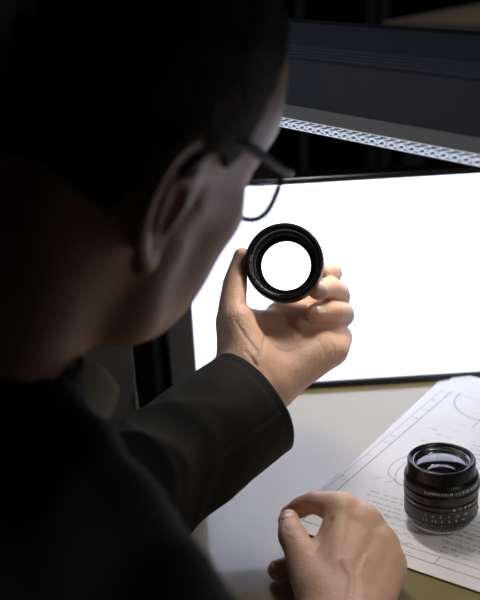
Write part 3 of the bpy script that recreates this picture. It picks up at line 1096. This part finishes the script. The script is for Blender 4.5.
# tendons and knuckles on the back of the right hand
for k_ in ('index', 'middle', 'ring', 'pinky'):
    m = P(*RH[k_][0][:3])
    toward = (CAM - m).normalized()
    wc = RWR[0].lerp(RWR[1], 0.5)
    rf.cone(m + toward * 0.0088, m.lerp(wc, 0.75) + toward * 0.0125, 0.0042, 0.003, 0.008)
    rf.ell(m + toward * 0.0085, (0.0088,) * 3, k=0.006)
for ff, sd in ((lf, 21), (rf, 22)):
    X, Y, Z = ff.coords()
    ff.d += (0.0005 * vnoise(X, Y, Z, sd, 260)).astype(np.float32)

def rest_on_desk(f):
    """flesh and cloth that lie on the desk are flattened by it"""
    X, Y, Z = f.coords()
    f.d = np.where(Y > 0.545, np.maximum(f.d, 0.0027 - Z), f.d).astype(np.float32)


# --- torso and arms under the clothes
NECK = Vector(H2W(np.array([-0.062, 0, -0.150])))
R_SH, L_SH = Vector((-0.030, 0.333, 0.140)), Vector((-0.37, 0.47, 0.175))
R_EL, L_EL = Vector((0.185, 0.385, 0.040)), P(70, 536, .745)
R_WR, L_WR = RWR[0].lerp(RWR[1], 0.5), LW[0].lerp(LW[1], 0.5)
CHEST = Vector((-0.215, 0.385, 0.02))
HIPS = Vector((-0.255, 0.270, -0.30))
side = (L_SH - R_SH); side.z = 0; side.normalize()


def torso(f, g, k=0.05):
    """g: how much the cloth adds"""
    for s in (-1, 1):
        f.cone(CHEST + side * 0.075 * s + Vector((0, 0, 0.05)), HIPS + side * 0.06 * s, 0.105 + g, 0.115 + g, k)
    f.cone(CHEST + Vector((0, 0, 0.05)), NECK + Vector((0, -0.012, -0.045)), 0.095 + g, 0.058 + g, k)
    for sh in (R_SH, L_SH):
        f.cone(NECK + Vector((0, -0.015, -0.055)), sh, 0.050 + g, 0.050 + g, k)


def arms(f, g, k=0.02):
    f.cone(R_SH, R_EL, 0.050 + g, 0.043 + g, k)
    f.cone(R_EL, R_WR.lerp(R_EL, 0.05), 0.043 + g, 0.028 + g, k)
    f.cone(L_SH, L_EL, 0.050 + g, 0.043 + g, k)
    f.cone(L_EL, L_WR.lerp(L_EL, 0.05), 0.043 + g, 0.027 + g, k)


bf = Field((-0.46, 0.10, -0.42), (0.27, 0.82, 0.38), 0.004)
torso(bf, 0.0)
arms(bf, 0.0)
bf.cone(NECK, NECK.lerp(CHEST, 0.4), 0.060, 0.075, 0.03)
for ff in (lf, rf, bf):
    rest_on_desk(ff)
hf, head_part = build_head()
body_me = np_mesh('person_body', [head_part, lf.mesh(), rf.mesh(), bf.mesh()])
body_me = modified(body_me, [('REMESH', dict(mode='VOXEL', voxel_size=0.0013, use_smooth_shade=True)),
                             ('SMOOTH', dict(factor=0.5, iterations=2))])
body_me.name = 'person'

# --- creases and veins pressed into the surface
tree = BVHTree.FromPolygons([v.co for v in body_me.vertices], [p.vertices for p in body_me.polygons])


def seen(px, py):
    d = (P(px, py, 1) - CAM).normalized()
    hit = tree.ray_cast(CAM, d)
    return hit


nv = len(body_me.vertices)
co = np.empty(nv * 3, np.float32); body_me.vertices.foreach_get('co', co); co = co.reshape(-1, 3)
no = np.empty(nv * 3, np.float32); body_me.vertex_normals.foreach_get('vector', no); no = no.reshape(-1, 3)
disp = np.zeros(nv, np.float32)


def crease(pixels, depth, width, zmin=0.70):
    pts = []
    for (ax, ay), (bx_, by_) in zip(pixels[:-1], pixels[1:]):
        n = max(2, int(math.hypot(bx_ - ax, by_ - ay) / 1.0))
        for i in range(n):
            h = seen(ax + (bx_ - ax) * i / n, ay + (by_ - ay) * i / n)
            if h[0] is not None and (h[0] - CAM).dot(FWD) > zmin:
                pts.append(h[0])
    if not pts:
        return
    pts = np.array([list(p) for p in pts], np.float32)
    m = ((co > pts.min(0) - 3 * width) & (co < pts.max(0) + 3 * width)).all(1)
    ix = np.nonzero(m)[0]
    if len(ix) == 0:
        return
    dmin = np.full(len(ix), 9.0, np.float32)
    for p in pts:
        dmin = np.minimum(dmin, ((co[ix] - p) ** 2).sum(1))
    disp[ix] -= depth * np.exp(-dmin / (2 * (width / 2) ** 2))


# palm and wrist of the left hand
crease([(262, 318), (266, 335), (262, 352), (255, 366)], 0.0010, 0.0022)
crease([(300, 347), (290, 352), (280, 350), (270, 342)], 0.0008, 0.002)
crease([(252, 358), (262, 374), (270, 392)], 0.0009, 0.0022)
crease([(246, 352), (257, 366), (262, 380)], 0.0005, 0.0016)
crease([(328, 338), (334, 347), (334, 354)], 0.0010, 0.002)
crease([(318, 340), (324, 350), (325, 358)], 0.0006, 0.002)
for k in range(7):
    crease([(236 + 3 * k, 322 + 4 * k), (240 + 3 * k, 329 + 4 * k), (242 + 3 * k, 338 + 4 * k)], 0.00035, 0.0014)
for k in range(5):
    crease([(296 + 6 * k, 372 - 4 * k), (292 + 6 * k, 384 - 4 * k)], 0.0004, 0.0022)
# back of the right hand: folds between the knuckles, veins
crease([(352, 519), (348, 535), (342, 555)], 0.0010, 0.0055)
crease([(374, 537), (366, 552), (356, 570)], 0.0010, 0.0055)
crease([(388, 556), (380, 572), (370, 590)], 0.0008, 0.0055)
crease([(330, 520), (322, 538), (314, 552)], 0.0016, 0.0045)
crease([(344, 560), (352, 578), (350, 598)], -0.0014, 0.0032)
crease([(366, 556), (360, 574), (364, 596)], -0.0012, 0.003)
crease([(284, 528), (290, 532), (297, 530)], 0.0005, 0.0014)
crease([(286, 536), (293, 540), (302, 537)], 0.0004, 0.0014)
co += no * disp[:, None]
body_me.vertices.foreach_set('co', co.ravel())
body_me.update()

person = put('person', body_me, MT['skin'], smooth=True)
tag(person, 'person in a black jacket and glasses seen from behind, holding up a lens barrel', 'person')


# --- fingernails
def nail(px, py, out_px, w, l):
    """a nail seen at (px, py), its free edge towards out_px"""
    a = seen(px, py)
    b = seen(*out_px)
    if a[0] is None or b[0] is None:
        return
    n = a[1]
    t = (b[0] - a[0]); t = (t - n * t.dot(n)).normalized()
    s = n.cross(t)
    bm = bmesh.new()
    rows = []
    for i in range(7):
        v = (i / 6 - 0.5) * 2
        row = []
        for j in range(7):
            u_ = (j / 6 - 0.5) * 2
            ww = w * (1 - 0.25 * max(0, abs(v) - 0.4) ** 1.2)
            q = a[0] + s * (u_ * ww / 2) + t * (v * l / 2) + n * (0.003)
            h = tree.ray_cast(q + n * 0.004, -n)
            z = q - n * 0.003 if h[0] is None or (h[0] - q).length > 0.008 else h[0]
            row.append(bm.verts.new(z + n * (0.00055 - 0.0004 * (max(abs(u_), abs(v)) ** 6))))
        rows.append(row)
    for i in range(6):
        for j in range(6):
            bm.faces.new((rows[i][j], rows[i][j + 1], rows[i + 1][j + 1], rows[i + 1][j]))
    bmesh.ops.recalc_face_normals(bm, faces=bm.faces)
    ext = bmesh.ops.solidify(bm, geom=list(bm.faces), thickness=0.0004)
    put('fingernail', bm_mesh(bm, 'fingernail'), MT['nail'], person, smooth=True)


nail(321, 287, (312, 289), 0.0105, 0.0110)
nail(322, 309, (313, 312), 0.0090, 0.0105)
nail(287, 516, (286, 512), 0.0090, 0.0070)

# --- eyes, brows are part of the body surface; eyeballs sit in the lids
for s in (-1, 1):
    me = lathe_mesh('eyeball', [(max(1e-6, 0.0118 * math.sin(math.pi * i / 16)), 0.0118 * math.cos(math.pi * i / 16)) for i in range(17)], 24)
    o = put('eyeball', me, MT['eye'], person, smooth=True)
    o.location = hw(0.0825, s * 0.031, 0.018)

hv = build_hair(hf)
hair_me = np_mesh('hair', [hv])
put('hair', hair_me, MT['hair'], person, smooth=True)

# --- jacket
jf = Field((-0.50, 0.06, -0.40), (0.31, 0.86, 0.40), 0.0032)
torso(jf, 0.014, 0.05)
jf.chain([P(52, 420, .53), P(80, 455, .515), P(112, 520, .485), P(150, 590, .45)], [0.012, 0.016, 0.022, 0.028], 0.02)
jf.cone(R_SH, R_EL, 0.066, 0.060, 0.03)
jf.cone(R_EL, R_WR.lerp(R_EL, 0.10), 0.060, 0.044, 0.03)
CUFF = P(253, 404, .835)
cdirv = (CUFF - P(148, 480, .785)).normalized()
jf.cone(L_SH, L_EL, 0.066, 0.060, 0.03)
X, Y, Z = jf.coords()
jf.d += (0.0010 * vnoise(X, Y, Z, 33, 45)).astype(np.float32)
rdir = (R_WR - R_EL).normalized()
RC = R_EL.lerp(R_WR, 0.93)
jf.cone(RC, RC + rdir * 0.12, 0.060, 0.060, 0.002, mode='cut')
jf.cone(RC - rdir * 0.04, RC + rdir * 0.05, 0.034, 0.036, 0.002, mode='cut')
NDIR = (Vector(H2W(np.array([-0.02, 0, -0.02]))) - NECK).normalized()
BF = (HF - NDIR * HF.dot(NDIR)).normalized()
CDIR = (NDIR - BF * 0.50).normalized()              # the collar stands higher at the nape than at the throat
CN = NECK + NDIR * 0.012
jf.cone(NECK - NDIR * 0.03, CN + NDIR * 0.012, 0.088, 0.074, 0.03)
jf.cone(NECK - NDIR * 0.035, NECK + NDIR * 0.15, 0.0665, 0.070, 0.003, mode='cut')
rest_on_desk(jf)
V, Q = jf.mesh()
jacket_me = modified(np_mesh('jacket', [(V, Q)]), [('SMOOTH', dict(factor=0.5, iterations=4))])
jacket_me.name = 'jacket'
jacket = put('jacket', jacket_me, MT['jacket'], person, smooth=True)
jacket['label'] = 'black wool jacket'

# --- the left sleeve from the elbow to the open cuff, with folds
def sleeve():
    path = spline([L_SH.lerp(L_EL, 0.8), L_EL, P(148, 480, .785), CUFF], 34)
    path = path[20:]
    n, m = len(path), 150
    L = [0.0]
    for a_, b_ in zip(path[:-1], path[1:]):
        L.append(L[-1] + (b_ - a_).length)
    tot = L[-1]
    vs, fs = [], []
    rows = []
    view = (CAM - CUFF).normalized()

    def row(c, ax, fn):
        e1 = (view - ax * view.dot(ax)).normalized()           # towards the viewer
        e2 = ax.cross(e1)
        r0 = len(vs)
        for k in range(m):
            th = 2 * math.pi * k / m
            r = fn(th)
            vs.append(c + e1 * (math.cos(th) * r) + e2 * (math.sin(th) * r))
        rows.append(r0)

    for i in range(n):
        ax = (path[min(i + 1, n - 1)] - path[max(i - 1, 0)]).normalized()
        if i > n - 40:
            ax = cdirv
        back = tot - L[i]                                       # distance behind the cuff edge

        def fn(th, back=back):
            A_ = 0.0066 * min(1, max(0, (back - 0.030) / 0.06))
            side_ = 0.35 + 0.65 * max(0, math.cos(th)) ** 0.7
            p1 = 52 * back + 1.3 * math.sin(th + 0.6) + 0.9 * math.sin(2 * th + 23 * back)
            p2 = 78 * back - 1.9 * math.sin(th - 0.5) + 0.6 * math.sin(3 * th + 1.0)
            f = 0.8 * (0.5 - abs(math.sin(p1)) ** 0.7) + 0.55 * (0.5 - abs(math.sin(p2)) ** 0.8)
            r = 0.0466 + 0.004 * min(1, back / 0.14) + A_ * side_ * f
            r += 0.0007 * math.sin(3 * th + 40 * back) + 0.0005 * math.sin(5 * th - 61 * back)
            d = (th - 0.35) * 0.048                             # the stitched vent along the cuff
            if back < 0.075:
                r -= 0.0009 * math.exp(-(d / 0.0011) ** 2)
                r += 0.0006 * (1 if 0 < d < 0.05 else 0) * min(1, (0.075 - back) / 0.01)
            r -= 0.0007 * math.exp(-((back - 0.006) / 0.0012) ** 2)
            return r
        row(path[i], ax, fn)
    for dr, dz in ((-0.0008, 0.0008), (-0.0020, 0.0010), (-0.0030, 0.0), (-0.0032, -0.02), (-0.0040, -0.05), (-0.006, -0.075)):
        row(CUFF + cdirv * dz, cdirv, lambda th, dr=dr: 0.0466 + dr)
    for r0, r1 in zip(rows[:-1], rows[1:]):
        for k in range(m):
            k2 = (k + 1) % m
            fs.append((r0 + k, r0 + k2, r1 + k2, r1 + k))
    me = bpy.data.meshes.new('sleeve')
    me.from_pydata([tuple(v) for v in vs], [], fs)
    bm = bmesh.new(); bm.from_mesh(me); bmesh.ops.recalc_face_normals(bm, faces=bm.faces); bm.to_mesh(me); bm.free()
    return put('sleeve', me, MT['jacket'], person, smooth=True)


o = sleeve()
o['label'] = 'black left jacket sleeve with an open cuff'

# --- shirt collar and jacket collar: bands round the neck
def collar(name, c, axis_, fwd, r0, r1, h0, h1, thick, m, gap=0.5, ell=1.0, n=56, dip=0.0):
    a = axis_.normalized()
    fx = (fwd - a * fwd.dot(a)).normalized()
    fy = a.cross(fx)
    vs, fs = [], []
    rows = [(r0, h0, 0), (r0 + (r1 - r0) * .5, h0 + (h1 - h0) * .6, 0), (r1, h1, 0), (r1 + thick, h1 + thick * .4, 0), (r1 + thick * 2, h1 - 0.002, 1), (r1 + thick * 3.2, h0 + (h1 - h0) * .35, 1), (r0 + thick * 4, h0 - 0.006, 1), (r0 + thick * 2.6, h0 - 0.004, 1)]
    K = len(rows)
    for i in range(n + 1):
        w = gap + (2 * math.pi - 2 * gap) * i / n
        fall = max(0, 1 - min(i, n - i) / (n * 0.22))
        for r, h, out in rows:
            hh = h - dip * (1 - math.cos(w - math.pi)) * 0.5 - (0.020 * fall * out * (h < h1 - 0.004))
            vs.append(c + fx * (math.cos(w) * r * ell) + fy * (math.sin(w) * r) + a * hh)
    for i in range(n):
        for k in range(K):
            k2 = (k + 1) % K
            fs.append((i * K + k, i * K + k2, (i + 1) * K + k2, (i + 1) * K + k))
    fs.append(tuple(range(K)))
    fs.append(tuple(reversed([n * K + k for k in range(K)])))
    me = bpy.data.meshes.new(name)
    me.from_pydata([tuple(v) for v in vs], [], fs)
    bm = bmesh.new(); bm.from_mesh(me); bmesh.ops.recalc_face_normals(bm, faces=bm.faces); bm.to_mesh(me); bm.free()
    me = modified(me, [('SUBSURF', dict(levels=2))])
    return put(name, me, m, person, smooth=True)


o = collar('jacket_collar', NECK, CDIR, HF, 0.078, 0.0735, -0.030, 0.048, 0.0035, MT['jacket'], 0.75)
o = collar('shirt_collar', NECK + BF * 0.004, (NDIR - BF * 0.25).normalized(), HF, 0.0665, 0.0655, -0.03, 0.026, 0.0018, MT['shirt'], 0.20)
o['label'] = 'dull olive shirt collar'

# the front of the shirt collar, open at the throat, a folded leaf of cloth
rim_ = [(70, 350, .565), (90, 356, .572), (106, 369, .580), (121, 386, .588), (117, 402, .590), (112, 420, .588), (96, 424, .578), (76, 420, .565)]
bm = bmesh.new()
ctr = P(94, 388, .570)
va = [bm.verts.new(P(*q)) for q in rim_]
vb = [bm.verts.new(P(q[0], q[1], q[2]) + FWD * 0.003) for q in rim_]
ca, cb = bm.verts.new(ctr), bm.verts.new(ctr + FWD * 0.003)
for i in range(len(rim_)):
    j = (i + 1) % len(rim_)
    bm.faces.new((va[i], va[j], ca))
    bm.faces.new((vb[j], vb[i], cb))
    bm.faces.new((va[j], va[i], vb[i], vb[j]))
bmesh.ops.recalc_face_normals(bm, faces=bm.faces)
me = modified(bm_mesh(bm, 'collar_leaf'), [('SUBSURF', dict(levels=3))])
o = put('collar_leaf', me, MT['shirt'], person, smooth=True)
o['label'] = 'dull olive shirt collar leaf at the throat'

# ------------------------------------------------------------------ glasses worn by the person
gl = empty('eyeglasses', HO, Matrix((HF, HL, HU)).transposed().to_quaternion())
tag(gl, 'thin dark rimmed glasses worn by the person, bright panel seen through the lens', 'glasses')
for s in (-1, 1):
    cx, cy, cz = 0.102, s * 0.0375, 0.001
    loop = []
    for k in range(49):
        a = 2 * math.pi * k / 48
        ex = 1.0 / (abs(math.cos(a)) ** 2.6 + abs(math.sin(a)) ** 2.6) ** (1 / 2.6)
        yy_, zz_ = 0.0300 * math.cos(a) * ex, 0.0235 * math.sin(a) * ex
        loop.append(Vector((cx - 4.2 * (yy_ * s + 0.0) ** 2 * (1 if yy_ * s > 0 else 0.3) - 0.10 * max(0, yy_ * s), cy + yy_, cz + zz_ - 0.0)))
    rm = put('rim', tube_mesh('rim', loop, 0.0017, 8), MT['acetate'], gl, smooth=True)
    bm = bmesh.new()
    for off in (-0.0007, 0.0007):
        c_ = bm.verts.new((cx + off, cy, cz))
        ring_ = [bm.verts.new((p.x + off, cy + (p.y - cy) * 0.985, cz + (p.z - cz) * 0.985)) for p in loop[:-1]]
        for i in range(48):
            bm.faces.new((c_, ring_[i], ring_[(i + 1) % 48]))
        if off < 0:
            back = ring_
    for i in range(48):
        bm.faces.new((back[i], back[(i + 1) % 48], ring_[(i + 1) % 48], ring_[i]))
    bmesh.ops.recalc_face_normals(bm, faces=bm.faces)
    put('lens', bm_mesh(bm, 'lens'), MT['thin'], gl)
    hx, hy, hz = 0.0915, s * 0.0700, 0.0195
    te = spline([(hx, hy, hz), (0.085, s * 0.0750, hz + 0.001), (0.060, s * 0.0785, 0.0265), (0.022, s * 0.0815, 0.038), (-0.008, s * 0.0825, 0.041), (-0.028, s * 0.083, 0.031), (-0.040, s * 0.081, 0.012)], 6)
    tm = put('temple', tube_mesh('temple', te, [0.0022 + 0.0006 * min(1, i / 12) for i in range(len(te))], 8), MT['acetate'], gl, smooth=True)
    hb = put('hinge', bm_mesh(box_bm(-0.0035, 0.0035, -0.0018, 0.0018, -0.0024, 0.0024, 0.0007), 'hinge'), MT['hinge'], tm)
    hb.location = (hx - 0.002, hy + s * 0.0015, hz)
    hb.rotation_euler = (0, 0, s * 0.35)
    pd = spline([(cx - 0.001, s * 0.0085, 0.004), (cx - 0.006, s * 0.0105, 0.002), (cx - 0.009, s * 0.0125, -0.002)], 5)
    put('nose_pad', tube_mesh('nose_pad', pd, [0.0006] * 6 + [0.0008, 0.0014, 0.0024, 0.0024, 0.0012], 8), MT['hinge'], rm, smooth=True)
put('bridge', tube_mesh('bridge', spline([(0.1015, -0.0075, 0.010), (0.106, -0.004, 0.014), (0.109, 0, 0.015), (0.106, 0.004, 0.014), (0.1015, 0.0075, 0.010)], 5), 0.0013, 8), MT['acetate'], gl, smooth=True)
